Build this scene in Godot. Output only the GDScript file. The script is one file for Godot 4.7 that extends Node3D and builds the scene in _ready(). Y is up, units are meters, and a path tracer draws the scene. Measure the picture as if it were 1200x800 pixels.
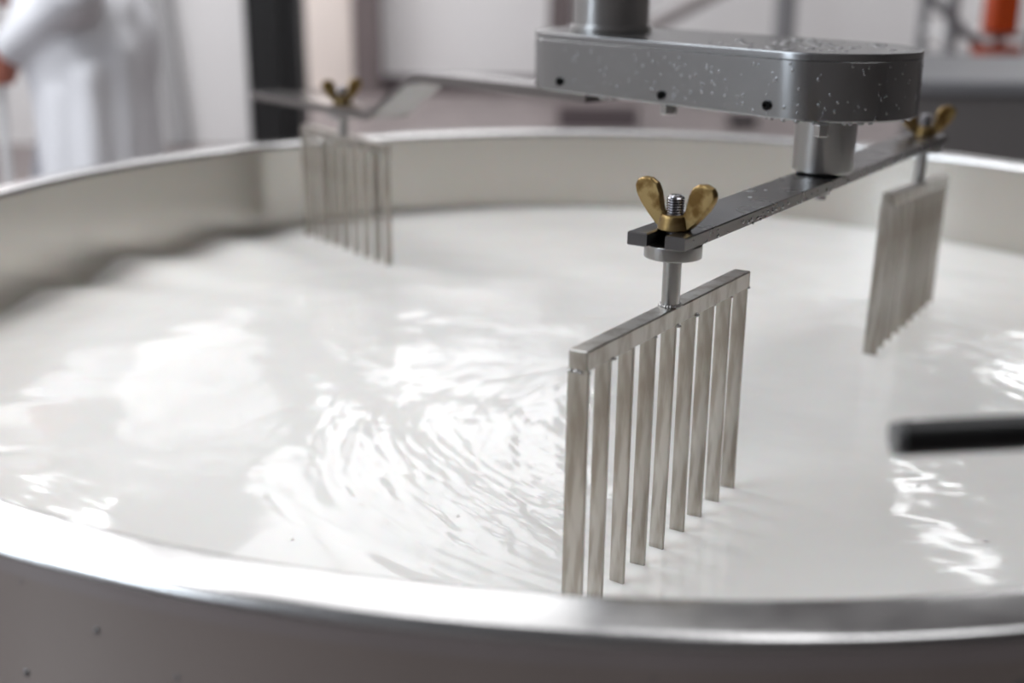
extends Node3D
# A round steel cheese vat full of milk, with a planetary stirrer carrying three curd combs, in a dairy hall.
# Lengths in the vat are first given as shares of the vat's radius (0.75 m), origin under the camera, rim at height 0.95 m.

const R := 0.75
const RIM_Y := 0.95
const VC := Vector3(0.1037, 0.0, -1.2643)        # vat centre on the floor
const MILK_Y := 0.825
var M := {}
var taken := {}

# ---------------------------------------------------------------- helpers
func W(x: float, y: float, z: float) -> Vector3:
	return Vector3(x * R, RIM_Y + y * R, z * R)

func numbered(n: String) -> String:
	if not taken.has(n):
		taken[n] = 0
		return n
	taken[n] += 1
	return "%s_%03d" % [n, taken[n]]

func thing(called: String, label: String, category: String, at := Vector3.ZERO, group := "") -> Node3D:
	var o := Node3D.new()
	o.name = numbered(called)
	add_child(o, true)
	o.position = at
	tag(o, label, category, group)
	return o

func tag(o: Node, label: String, category: String, group := "") -> void:
	o.set_meta("label", label)
	o.set_meta("category", category)
	if group != "":
		o.set_meta("group", group)

class Mb:
	var v := PackedVector3Array()
	var uv := PackedVector2Array()
	func tri(a: Vector3, b: Vector3, c: Vector3, ua := Vector2.ZERO, ub := Vector2.ZERO, uc := Vector2.ZERO) -> void:
		v.append(a); v.append(b); v.append(c)
		uv.append(ua); uv.append(ub); uv.append(uc)
	func quad(a: Vector3, b: Vector3, c: Vector3, d: Vector3, ua := Vector2.ZERO, ub := Vector2.ZERO, uc := Vector2.ZERO, ud := Vector2.ZERO) -> void:
		tri(a, b, c, ua, ub, uc)
		tri(a, c, d, ua, uc, ud)
	func add(o: Mb, t: Transform3D) -> void:
		for i in o.v.size():
			v.append(t * o.v[i])
			uv.append(o.uv[i])
	func mesh(crease := 40.0) -> ArrayMesh:
		var keys := {}
		var n := v.size()
		var id := PackedInt32Array()
		id.resize(n)
		var lists := []
		var fn := PackedVector3Array()
		fn.resize(n / 3)
		for i in n:
			var k := Vector3i((v[i] * 50000.0).round())
			if not keys.has(k):
				keys[k] = lists.size()
				lists.append(PackedInt32Array())
			id[i] = keys[k]
			lists[id[i]].append(i / 3)
		for t in n / 3:
			fn[t] = (v[t * 3 + 1] - v[t * 3]).cross(v[t * 3 + 2] - v[t * 3])
		var lim := cos(deg_to_rad(crease))
		var ov := PackedVector3Array()
		var on := PackedVector3Array()
		var ou := PackedVector2Array()
		for t in n / 3:
			if fn[t].length_squared() < 1e-24:
				continue
			var own := fn[t].normalized()
			for j in [0, 2, 1]:
				var s := Vector3.ZERO
				for f in lists[id[t * 3 + j]]:
					if fn[f].length_squared() > 1e-24 and fn[f].normalized().dot(own) > lim:
						s += fn[f]
				ov.append(v[t * 3 + j])
				on.append(s.normalized() if s.length_squared() > 0.0 else own)
				ou.append(uv[t * 3 + j])
		var a := []
		a.resize(Mesh.ARRAY_MAX)
		a[Mesh.ARRAY_VERTEX] = ov
		a[Mesh.ARRAY_NORMAL] = on
		a[Mesh.ARRAY_TEX_UV] = ou
		var m := ArrayMesh.new()
		m.add_surface_from_arrays(Mesh.PRIMITIVE_TRIANGLES, a)
		return m

func put(called: String, mesh: Mesh, mat: Material, parent: Node = self, t := Transform3D.IDENTITY) -> MeshInstance3D:
	var o := MeshInstance3D.new()
	o.name = numbered(called) if parent == self else called
	o.mesh = mesh
	o.material_override = mat
	o.transform = t
	parent.add_child(o, true)
	return o

func struct(called: String, mesh: Mesh, mat: Material, parent: Node = self, t := Transform3D.IDENTITY) -> MeshInstance3D:
	var o := put(called, mesh, mat, parent, t)
	if parent == self:
		o.set_meta("kind", "structure")
	return o

# rings of equal length joined into a skin; closed around, ends capped when asked (rings must be star shaped)
func loft(rings: Array, cap0 := true, cap1 := true, closed := true) -> Mb:
	var b := Mb.new()
	for i in rings.size() - 1:
		var p: PackedVector3Array = rings[i]
		var q: PackedVector3Array = rings[i + 1]
		var n := p.size()
		for j in (n if closed else n - 1):
			var k := (j + 1) % n
			var u0 := float(j) / n
			var u1 := float(j + 1) / n
			b.quad(p[j], q[j], q[k], p[k], Vector2(u0, i), Vector2(u0, i + 1), Vector2(u1, i + 1), Vector2(u1, i))
	for e in [[cap0, 0], [cap1, rings.size() - 1]]:
		if e[0]:
			var p: PackedVector3Array = rings[e[1]]
			var c := Vector3.ZERO
			for x in p:
				c += x / p.size()
			for j in p.size():
				var k := (j + 1) % p.size()
				if e[1] == 0:
					b.tri(c, p[j], p[k])
				else:
					b.tri(c, p[k], p[j])
	return b

# profile: points (radius, height) from bottom to top, turned about y; outward faces when radius side is outside
func lathe(profile: Array, seg := 48, caps := true, a0 := 0.0, a1 := TAU) -> Mb:
	var rings := []
	var full := absf(a1 - a0 - TAU) < 1e-6
	for pt in profile:
		var ring := PackedVector3Array()
		for j in (seg if full else seg + 1):
			var a := a0 - (a1 - a0) * j / seg
			ring.append(Vector3(pt.x * cos(a), pt.y, pt.x * sin(a)))
		rings.append(ring)
	return flip(loft(rings, caps, caps, full))

func flip(b: Mb) -> Mb:
	for i in b.v.size() / 3:
		var t := b.v[i * 3 + 1]
		b.v[i * 3 + 1] = b.v[i * 3 + 2]
		b.v[i * 3 + 2] = t
		var u := b.uv[i * 3 + 1]
		b.uv[i * 3 + 1] = b.uv[i * 3 + 2]
		b.uv[i * 3 + 2] = u
	return b

func rod_profile(r: float, y0: float, y1: float, c := 0.001) -> Array:
	return [Vector2(r - c, y0), Vector2(r - c * 0.3, y0 + c * 0.3), Vector2(r, y0 + c), Vector2(r, y1 - c), Vector2(r - c * 0.3, y1 - c * 0.3), Vector2(r - c, y1)]

# box with rounded edges, centred
func rbox(s: Vector3, c := 0.001, arc := 2) -> Mb:
	var h := s * 0.5
	c = minf(c, minf(h.x, minf(h.y, h.z)) * 0.95)
	var rings := []
	for k in range(-arc - 1, arc + 2):
		if k == 0:
			continue
		var t: float = (absf(k) - 1.0) / arc * PI / 2
		var yy: float = signf(k) * (h.y - c + c * sin(t))
		var inset: float = c * (1.0 - cos(t))
		rings.append(rrect(h.x - inset, h.z - inset, maxf(c - inset, 0.00005), arc, yy))
	return loft(rings)

func rrect(hx: float, hz: float, c: float, arc: int, y: float) -> PackedVector3Array:
	var p := PackedVector3Array()
	for q in 4:
		var cx := (hx - c) * (1 if q in [0, 3] else -1)
		var cz := (hz - c) * (1 if q < 2 else -1)
		for i in arc + 1:
			var a := (q + float(i) / arc) * PI / 2
			p.append(Vector3(cx + c * cos(a), y, cz + c * sin(a)))
	return p

# polygon in the x z plane extruded from y0 to y1 with a small chamfer
func extrude(poly: PackedVector2Array, y0: float, y1: float, c := 0.0006) -> Mb:
	if not Geometry2D.is_polygon_clockwise(poly):
		poly.reverse()
	var n := poly.size()
	var inn := PackedVector2Array()
	for i in n:
		var e0 := (poly[i] - poly[(i - 1 + n) % n]).normalized()
		var e1 := (poly[(i + 1) % n] - poly[i]).normalized()
		var n0 := Vector2(-e0.y, e0.x)
		var n1 := Vector2(-e1.y, e1.x)
		var m := (n0 + n1)
		var d := m / maxf(m.length_squared() * 0.5, 0.3)
		inn.append(poly[i] - d * c)
	# make sure the inset goes inwards
	if absf(area(inn)) > absf(area(poly)):
		for i in n:
			inn[i] = poly[i] * 2.0 - inn[i]
	var b := Mb.new()
	var lv := [[inn, y0], [poly, y0 + c], [poly, y1 - c], [inn, y1]]
	for k in 3:
		for i in n:
			var j := (i + 1) % n
			var A: Vector2 = lv[k][0][i]
			var B: Vector2 = lv[k][0][j]
			var C: Vector2 = lv[k + 1][0][j]
			var D: Vector2 = lv[k + 1][0][i]
			b.quad(Vector3(A.x, lv[k][1], A.y), Vector3(B.x, lv[k][1], B.y), Vector3(C.x, lv[k + 1][1], C.y), Vector3(D.x, lv[k + 1][1], D.y))
	var idx := Geometry2D.triangulate_polygon(inn)
	for t in idx.size() / 3:
		var p := inn[idx[t * 3]]
		var q := inn[idx[t * 3 + 1]]
		var r := inn[idx[t * 3 + 2]]
		if (q - p).cross(r - p) < 0:
			var s := q
			q = r
			r = s
		b.tri(Vector3(p.x, y1, p.y), Vector3(r.x, y1, r.y), Vector3(q.x, y1, q.y))
		b.tri(Vector3(p.x, y0, p.y), Vector3(q.x, y0, q.y), Vector3(r.x, y0, r.y))
	# outward test on the first side wall
	var a := b.v[n * 6]
	var nn := (b.v[n * 6 + 1] - a).cross(b.v[n * 6 + 2] - a)
	var outw := Vector3(poly[0].x - inn[0].x, 0, poly[0].y - inn[0].y)
	if nn.dot(outw) < 0:
		for i in n * 6:   # flip walls only (three bands of n quads of two triangles)
			var t3 := b.v[i * 3 + 1]
			b.v[i * 3 + 1] = b.v[i * 3 + 2]
			b.v[i * 3 + 2] = t3
	return b

func area(p: PackedVector2Array) -> float:
	var s := 0.0
	for i in p.size():
		s += p[i].cross(p[(i + 1) % p.size()])
	return s * 0.5

func tube(points: Array, r: float, seg := 16, cap := true) -> Mb:
	var rings := []
	for i in points.size():
		var a: Vector3 = points[maxi(i - 1, 0)]
		var b: Vector3 = points[mini(i + 1, points.size() - 1)]
		var d := (b - a).normalized()
		var s := d.cross(Vector3.UP if absf(d.y) < 0.9 else Vector3.RIGHT).normalized()
		var t := s.cross(d)
		var ring := PackedVector3Array()
		for j in seg:
			var an := TAU * j / seg
			ring.append(points[i] + (s * cos(an) + t * sin(an)) * r)
		rings.append(ring)
	return loft(rings, cap, cap)

func ball(r: Vector3, seg := 20, rows := 12, from := -PI / 2) -> Mb:
	var p := []
	for i in rows + 1:
		var a := from + (PI / 2 - from) * i / rows
		p.append(Vector2(maxf(cos(a), 0.0005), sin(a)))
	var b := lathe(p, seg)
	for i in b.v.size():
		b.v[i] *= r
	return b

func box(s: Vector3) -> BoxMesh:
	var m := BoxMesh.new()
	m.size = s
	return m

func axes(dir: Vector3, up := Vector3.UP) -> Basis:   # x along dir
	var x := dir.normalized()
	var z := x.cross(up).normalized()
	return Basis(x, z.cross(x), z)

# ---------------------------------------------------------------- bodies: smooth union of tapered capsules, surface nets
func body_mesh(bones: Array, cell: float, k: float) -> Mb:
	var lo := Vector3.INF
	var hi := -Vector3.INF
	for bn in bones:
		var m: float = maxf(bn[1], bn[3]) + k + cell * 3
		lo = lo.min((bn[0] as Vector3).min(bn[2]) - Vector3.ONE * m)
		hi = hi.max((bn[0] as Vector3).max(bn[2]) + Vector3.ONE * m)
	var nx := int((hi.x - lo.x) / cell) + 2
	var ny := int((hi.y - lo.y) / cell) + 2
	var nz := int((hi.z - lo.z) / cell) + 2
	var f := PackedFloat32Array()
	f.resize(nx * ny * nz)
	f.fill(9.0)
	for bn in bones:
		var a: Vector3 = bn[0]
		var ra: float = bn[1]
		var c: Vector3 = bn[2]
		var rc: float = bn[3]
		var kk: float = bn[4] if bn.size() > 4 else k
		var m := maxf(ra, rc) + kk + cell * 2
		var i0 := Vector3i((((a.min(c)) - Vector3.ONE * m - lo) / cell).floor()).clamp(Vector3i.ZERO, Vector3i(nx - 1, ny - 1, nz - 1))
		var i1 := Vector3i((((a.max(c)) + Vector3.ONE * m - lo) / cell).ceil()).clamp(Vector3i.ZERO, Vector3i(nx - 1, ny - 1, nz - 1))
		var ac := c - a
		var l2 := maxf(ac.length_squared(), 1e-9)
		for z in range(i0.z, i1.z + 1):
			for y in range(i0.y, i1.y + 1):
				var row := (z * ny + y) * nx
				for x in range(i0.x, i1.x + 1):
					var p := lo + Vector3(x, y, z) * cell
					var t := clampf((p - a).dot(ac) / l2, 0.0, 1.0)
					var d := (p - a - ac * t).length() - lerpf(ra, rc, t)
					var o := f[row + x]
					var h := maxf(kk - absf(o - d), 0.0) / kk
					f[row + x] = minf(o, d) - h * h * kk * 0.25
	var vid := {}
	var vs := PackedVector3Array()
	var b := Mb.new()
	var off := [0, 1, nx, nx + 1, nx * ny, nx * ny + 1, nx * ny + nx, nx * ny + nx + 1]
	for z in nz - 1:
		for y in ny - 1:
			for x in nx - 1:
				var at := (z * ny + y) * nx + x
				var v0 := f[at]
				if v0 > cell * 3.0 or v0 < -cell * 3.0:
					continue
				var neg := 0
				for o in off:
					if f[at + o] < 0.0:
						neg += 1
				if neg == 0 or neg == 8:
					continue
				var s := Vector3.ZERO
				var cnt := 0
				for e in [[0, 1], [2, 3], [4, 5], [6, 7], [0, 2], [1, 3], [4, 6], [5, 7], [0, 4], [1, 5], [2, 6], [3, 7]]:
					var p0 := f[at + off[e[0]]]
					var p1 := f[at + off[e[1]]]
					if (p0 < 0.0) != (p1 < 0.0):
						var t := p0 / (p0 - p1)
						var A := Vector3(e[0] & 1, (e[0] >> 1) & 1, e[0] >> 2)
						var B := Vector3(e[1] & 1, (e[1] >> 1) & 1, e[1] >> 2)
						s += A.lerp(B, t)
						cnt += 1
				vid[at] = vs.size()
				vs.append(lo + (Vector3(x, y, z) + s / cnt) * cell)
	for at in vid:
		for ax in 3:
			var st: int = [1, nx, nx * ny][ax]
			var s1: int = [nx, nx * ny, 1][ax]
			var s2: int = [nx * ny, 1, nx][ax]
			if (f[at] < 0.0) == (f[at + st] < 0.0):
				continue
			if not (vid.has(at - s1) and vid.has(at - s2) and vid.has(at - s1 - s2)):
				continue
			var q := [vs[vid[at]], vs[vid[at - s1]], vs[vid[at - s1 - s2]], vs[vid[at - s2]]]
			if f[at] < 0.0:
				b.quad(q[0], q[1], q[2], q[3])
			else:
				b.quad(q[0], q[3], q[2], q[1])
	return b

# ---------------------------------------------------------------- materials
func noise_tex(freq: float, type := FastNoiseLite.TYPE_SIMPLEX_SMOOTH, oct := 4, normal := false, strength := 4.0, size := Vector2i(512, 512), sd := 1, ramp: Gradient = null) -> NoiseTexture2D:
	var n := FastNoiseLite.new()
	n.noise_type = type
	n.frequency = freq
	n.fractal_octaves = oct
	n.seed = sd
	var t := NoiseTexture2D.new()
	t.width = size.x
	t.height = size.y
	t.seamless = true
	t.noise = n
	if normal:
		t.as_normal_map = true
		t.bump_strength = strength
	if ramp:
		t.color_ramp = ramp
	return t

func ramp(a: Color, b: Color, p0 := 0.0, p1 := 1.0) -> Gradient:
	var g := Gradient.new()
	g.offsets = PackedFloat32Array([p0, p1])
	g.colors = PackedColorArray([a, b])
	return g

func metal(albedo: Color, rough: float, name_: String, brush := Vector3(2, 40, 2), nstr := 0.25, spread := 0.35) -> StandardMaterial3D:
	var m := StandardMaterial3D.new()
	m.resource_name = name_
	m.albedo_color = albedo
	m.metallic = 1.0
	m.roughness = rough
	var lo := Color.WHITE * (1.0 - spread)
	lo.a = 1
	m.roughness_texture = noise_tex(0.02, FastNoiseLite.TYPE_SIMPLEX_SMOOTH, 5, false, 4, Vector2i(512, 512), 3, ramp(lo, Color.WHITE, 0.25, 0.75))
	m.roughness_texture_channel = BaseMaterial3D.TEXTURE_CHANNEL_RED
	m.normal_enabled = true
	m.normal_texture = noise_tex(0.05, FastNoiseLite.TYPE_SIMPLEX_SMOOTH, 4, true, 3.0, Vector2i(512, 512), 7)
	m.normal_scale = nstr
	m.uv1_triplanar = true
	m.uv1_scale = brush
	return m

func paint(albedo: Color, rough: float, name_: String) -> StandardMaterial3D:
	var m := StandardMaterial3D.new()
	m.resource_name = name_
	m.albedo_color = albedo
	m.roughness = rough
	return m

func glow(c: Color, e: float, name_: String) -> StandardMaterial3D:
	var m := paint(Color(0.9, 0.9, 0.9), 0.6, name_)
	m.emission_enabled = true
	m.emission = c
	m.emission_energy_multiplier = e
	return m

func make_materials() -> void:
	M.wall_steel = metal(Color(0.80, 0.785, 0.76), 0.27, "brushed vat steel", Vector3(3, 0.5, 3), 0.006, 0.15)
	M.rim_steel = metal(Color(0.82, 0.815, 0.81), 0.24, "polished rim steel", Vector3(4, 4, 4), 0.008, 0.12)
	M.housing = metal(Color(0.61, 0.61, 0.61), 0.25, "machined housing steel", Vector3(2, 2, 2), 0.0, 0.08)
	M.shaft = metal(Color(0.68, 0.675, 0.67), 0.3, "turned shaft steel", Vector3(3, 3, 3), 0.0, 0.06)
	M.polished = metal(Color(0.53, 0.515, 0.51), 0.2, "polished strip steel", Vector3(1, 1, 1), 0.0, 0.1)
	M.bar = metal(Color(0.46, 0.45, 0.45), 0.3, "dark rolled steel", Vector3(1.2, 1.2, 1.2), 0.0, 0.1)
	M.comb = metal(Color(0.74, 0.725, 0.70), 0.34, "worn comb steel", Vector3(6, 2, 6), 0.004, 0.15)
	M.blade = metal(Color(0.74, 0.72, 0.69), 0.38, "worn blade steel", Vector3(8, 1.2, 8), 0.004, 0.15)
	for q in [M.comb, M.blade]:
		q.albedo_texture = noise_tex(0.02, FastNoiseLite.TYPE_SIMPLEX_SMOOTH, 5, false, 4, Vector2i(512, 512), 17, ramp(Color(0.86, 0.84, 0.82), Color(1, 1, 1), 0.25, 0.6))
	M.weld = metal(Color(0.66, 0.65, 0.64), 0.4, "weld steel", Vector3(60, 60, 60), 0.8)
	M.thread = metal(Color(0.62, 0.61, 0.62), 0.25, "threaded steel", Vector3(8, 8, 8), 0.1)
	M.brass = metal(Color(0.63, 0.54, 0.37), 0.46, "tarnished brass", Vector3(10, 10, 10), 0.12, 0.3)
	M.brass.albedo_texture = noise_tex(0.018, FastNoiseLite.TYPE_SIMPLEX_SMOOTH, 5, false, 4, Vector2i(256, 256), 21, ramp(Color(0.68, 0.62, 0.55), Color(1, 1, 1), 0.25, 0.6))
	M.screw = metal(Color(0.12, 0.12, 0.12), 0.4, "black screw steel", Vector3(8, 8, 8), 0.1)
	M.grip = paint(Color(0.045, 0.043, 0.042), 0.45, "black grip plastic")
	M.cap = paint(Color(0.36, 0.36, 0.36), 0.4, "grey end cap")
	var milk := paint(Color(0.905, 0.893, 0.874), 0.07, "milk")
	milk.metallic_specular = 0.38
	milk.subsurf_scatter_enabled = true
	milk.subsurf_scatter_strength = 0.12
	M.milk = milk
	var dr := paint(Color(1, 1, 1, 0.0), 0.02, "water drop")
	dr.transparency = BaseMaterial3D.TRANSPARENCY_ALPHA
	dr.refraction_enabled = true
	dr.refraction_scale = 0.033
	M.water = dr
	M.drop = metal(Color(0.60, 0.60, 0.605), 0.2, "wet bead on steel", Vector3(1, 1, 1), 0.0, 0.1)
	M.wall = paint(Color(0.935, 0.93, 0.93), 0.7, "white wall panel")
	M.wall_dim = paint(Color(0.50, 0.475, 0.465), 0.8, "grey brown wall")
	M.ceiling = paint(Color(0.50, 0.49, 0.49), 0.85, "ceiling board")
	var fl := paint(Color(0.53, 0.49, 0.485), 0.5, "resin floor")
	fl.albedo_texture = noise_tex(0.01, FastNoiseLite.TYPE_SIMPLEX_SMOOTH, 5, false, 4, Vector2i(512, 512), 5, ramp(Color(0.86, 0.86, 0.86), Color(1, 1, 1), 0.2, 0.8))
	fl.uv1_triplanar = true
	fl.uv1_scale = Vector3(0.5, 0.5, 0.5)
	M.floor = fl
	M.cream = paint(Color(0.92, 0.88, 0.85), 0.6, "cream panel")
	M.dark = paint(Color(0.09, 0.09, 0.095), 0.5, "dark frame paint")
	M.mauve = paint(Color(0.44, 0.40, 0.40), 0.5, "grey mauve post paint")
	M.grey = paint(Color(0.52, 0.52, 0.53), 0.5, "grey pipe paint")
	M.door = paint(Color(0.68, 0.68, 0.685), 0.6, "pale grey panel")
	M.pink = paint(Color(0.55, 0.52, 0.515), 0.5, "pinkish strut paint")
	M.skirt = paint(Color(0.38, 0.34, 0.35), 0.6, "skirting paint")
	M.orange = paint(Color(0.75, 0.27, 0.045), 0.5, "orange plastic")
	M.coat = paint(Color(0.90, 0.90, 0.915), 0.85, "white cotton")
	M.trouser = paint(Color(0.66, 0.66, 0.69), 0.85, "light grey cotton")
	M.skin = paint(Color(0.66, 0.40, 0.33), 0.5, "skin")
	M.hair = paint(Color(0.10, 0.08, 0.07), 0.7, "dark hair")
	M.shoe = paint(Color(0.06, 0.06, 0.065), 0.5, "black rubber")
	M.white = paint(Color(0.86, 0.86, 0.86), 0.4, "white plastic")
	M.eye = paint(Color(0.9, 0.9, 0.88), 0.2, "eye")
	M.steel_far = paint(Color(0.45, 0.435, 0.43), 0.45, "dark grey table paint")

# ---------------------------------------------------------------- the scene
func _ready() -> void:
	seed(11)
	var cam := Camera3D.new()
	cam.name = "camera"
	var at := CameraAttributesPhysical.new()
	at.frustum_focal_length = 43.5
	at.frustum_focus_distance = 0.875
	at.frustum_near = 0.05
	at.frustum_far = 60.0
	at.exposure_aperture = 3.1
	cam.attributes = at
	cam.position = Vector3(0, 1.2382, 0)
	cam.rotation_order = EULER_ORDER_YXZ
	cam.rotation = Vector3(deg_to_rad(-17.792), 0, deg_to_rad(0.397))
	add_child(cam)
	cam.current = true
	var we := WorldEnvironment.new()
	we.name = "world_environment"
	var env := Environment.new()
	env.background_mode = Environment.BG_COLOR
	env.background_color = Color(0.75, 0.8, 0.86)
	env.background_energy_multiplier = 0.4
	env.tonemap_mode = Environment.TONE_MAPPER_LINEAR
	env.tonemap_exposure = 1.23
	env.sdfgi_enabled = true
	env.ssao_enabled = true
	env.ssil_enabled = true
	we.environment = env
	add_child(we)
	make_materials()
	# ceiling lamps: centre x, z, size x, size z, light energy, glow
	lamp(-1.35, -7.4, 0.50, 6.0, 1.6, 0.4, "long ceiling light strip behind the vat, leftmost of the row of four")
	lamp(-0.8, -7.4, 0.50, 6.0, 1.6, 0.4, "long ceiling light strip behind the vat, second from the left in the row of four")
	lamp(-0.25, -7.4, 0.50, 6.0, 1.6, 0.4, "long ceiling light strip behind the vat, third from the left in the row of four")
	lamp(0.3, -7.4, 0.50, 6.0, 1.6, 0.4, "long ceiling light strip behind the vat, rightmost of the row of four")
	lamp(2.85, -7.4, 0.06, 2.0, 0.4, 3.0, "narrow ceiling light strip above the floor right behind the vat")
	lamp(-2.7, -1.1, 1.5, 2.2, 1.2, 1.0, "broad ceiling light panel high over the floor left of the vat")
	lamp(-1.3, -2.15, 1.0, 0.6, 1.8, 2.5, "hanging light panel between the person and the vat", 2.5)
	lamp(0.1, -3.0, 1.8, 0.9, 1.3, 0.8, "oblong ceiling light panel above the far edge of the vat")
	lamp(1.3, -0.9, 1.4, 1.4, 1.6, 0.8, "square ceiling light panel high over the floor right of the vat")
	lamp(-3.0, -6.3, 1.0, 2.0, 6.5, 0.8, "square ceiling light panel in front of the white partition")
	lamp(-2.9, -9.6, 1.2, 1.2, 7.0, 3.0, "square ceiling light panel behind the white partition")
	lamp(5.0, -9.5, 1.8, 1.8, 6.5, 1.0, "square ceiling light panel near the rear wall at the right")
	side_window(1, 0.35, 1.7, 0.8, 1.7, 1.2, 0.8)
	side_window(2, 0.2, 3.2, 3.4, 0.8, 5.0, 1.6)
	build_room()
	build_vat()
	build_milk()
	build_drive()
	build_combs()
	build_grip()
	build_background()
	build_person()

const CEIL := 4.0
func lamp(x: float, z: float, sx: float, sz: float, e: float, g: float, label: String, y := CEIL) -> void:
	var o := thing("ceiling_light" if y == CEIL else "hanging_light", label, "ceiling light" if y == CEIL else "hanging light", Vector3(x, y, z))
	if y < CEIL:
		for q in [[-1, -1], [1, -1], [-1, 1], [1, 1]]:
			put("suspension_rod", lathe(rod_profile(0.006, 0.0, CEIL - y, 0.001), 10).mesh(), M.white, o, Transform3D(Basis(), Vector3(q[0] * sx * 0.42, 0, q[1] * sz * 0.42)))
	put("frame", rbox(Vector3(sx + 0.08, 0.06, sz + 0.08), 0.008).mesh(), M.white, o, Transform3D(Basis(), Vector3(0, -0.03, 0)))
	put("diffuser", rbox(Vector3(sx, 0.012, sz), 0.004).mesh(), glow(Color(0.985, 0.99, 1.0), g, "lit diffuser"), o, Transform3D(Basis(), Vector3(0, -0.066, 0)))
	var l := AreaLight3D.new()
	l.name = "panel_light"
	l.area_size = Vector2(sx, sz)
	l.light_color = Color(0.985, 0.99, 1.0)
	l.light_energy = e
	l.area_range = 20.0
	l.area_attenuation = 2.0
	l.shadow_enabled = true
	l.position = Vector3(x, y - 0.08, z)
	l.rotation = Vector3(-PI / 2, 0, 0)
	add_child(l)

# a tall frosted daylight window in the left wall
func side_window(num: int, z: float, y: float, w: float, h: float, e: float, g: float) -> void:
	var o := Node3D.new()
	o.name = "window_%d" % num
	o.set_meta("kind", "structure")
	add_child(o)
	o.position = Vector3(XL, y, z)
	put("frosted_pane", box(Vector3(0.01, h, w)), glow(Color(0.90, 0.95, 1.0), g, "frosted daylight pane"), o, Transform3D(Basis(), Vector3(0.012, 0, 0)))
	for q in [[0.0, h / 2 + 0.03, w + 0.12, 0.06], [0.0, -h / 2 - 0.03, w + 0.12, 0.06]]:
		put("frame_rail", rbox(Vector3(0.05, q[3], q[2]), 0.006).mesh(), M.white, o, Transform3D(Basis(), Vector3(0.025, q[1], 0)))
	for q in [-w / 2 - 0.03, w / 2 + 0.03]:
		put("frame_stile", rbox(Vector3(0.05, h, 0.06), 0.006).mesh(), M.white, o, Transform3D(Basis(), Vector3(0.025, 0, q)))
	var l := AreaLight3D.new()
	l.name = "window_light"
	l.area_size = Vector2(w, h)
	l.light_color = Color(0.90, 0.95, 1.0)
	l.light_energy = e
	l.area_range = 20.0
	l.area_attenuation = 2.0
	l.shadow_enabled = true
	l.position = Vector3(XL + 0.06, y, z)
	l.rotation = Vector3(0, -PI / 2, 0)
	add_child(l)

const XL := -3.6
const XR := 6.0
const ZB := -11.0
const ZF := 3.0
func build_room() -> void:
	var w := XR - XL
	var d := ZF - ZB
	var cx := (XL + XR) / 2
	var cz := (ZF + ZB) / 2
	struct("floor", box(Vector3(w + 0.4, 0.2, d + 0.4)), M.floor, self, Transform3D(Basis(), Vector3(cx, -0.1, cz)))
	struct("ceiling", box(Vector3(w + 0.4, 0.2, d + 0.4)), M.ceiling, self, Transform3D(Basis(), Vector3(cx, CEIL + 0.1, cz)))
	struct("wall_back", box(Vector3(w + 0.4, CEIL, 0.2)), M.wall, self, Transform3D(Basis(), Vector3(cx, CEIL / 2, ZB - 0.1)))
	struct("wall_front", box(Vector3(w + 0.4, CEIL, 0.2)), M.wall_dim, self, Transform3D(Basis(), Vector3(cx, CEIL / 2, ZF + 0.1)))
	struct("wall_left", box(Vector3(0.2, CEIL, d)), M.wall, self, Transform3D(Basis(), Vector3(XL - 0.1, CEIL / 2, cz)))
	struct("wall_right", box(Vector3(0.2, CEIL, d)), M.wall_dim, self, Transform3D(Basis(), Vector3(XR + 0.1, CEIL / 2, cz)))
	struct("baseboard_back", rbox(Vector3(w, 0.14, 0.03), 0.008).mesh(), M.skirt, self, Transform3D(Basis(), Vector3(cx, 0.07, ZB + 0.015)))

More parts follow.
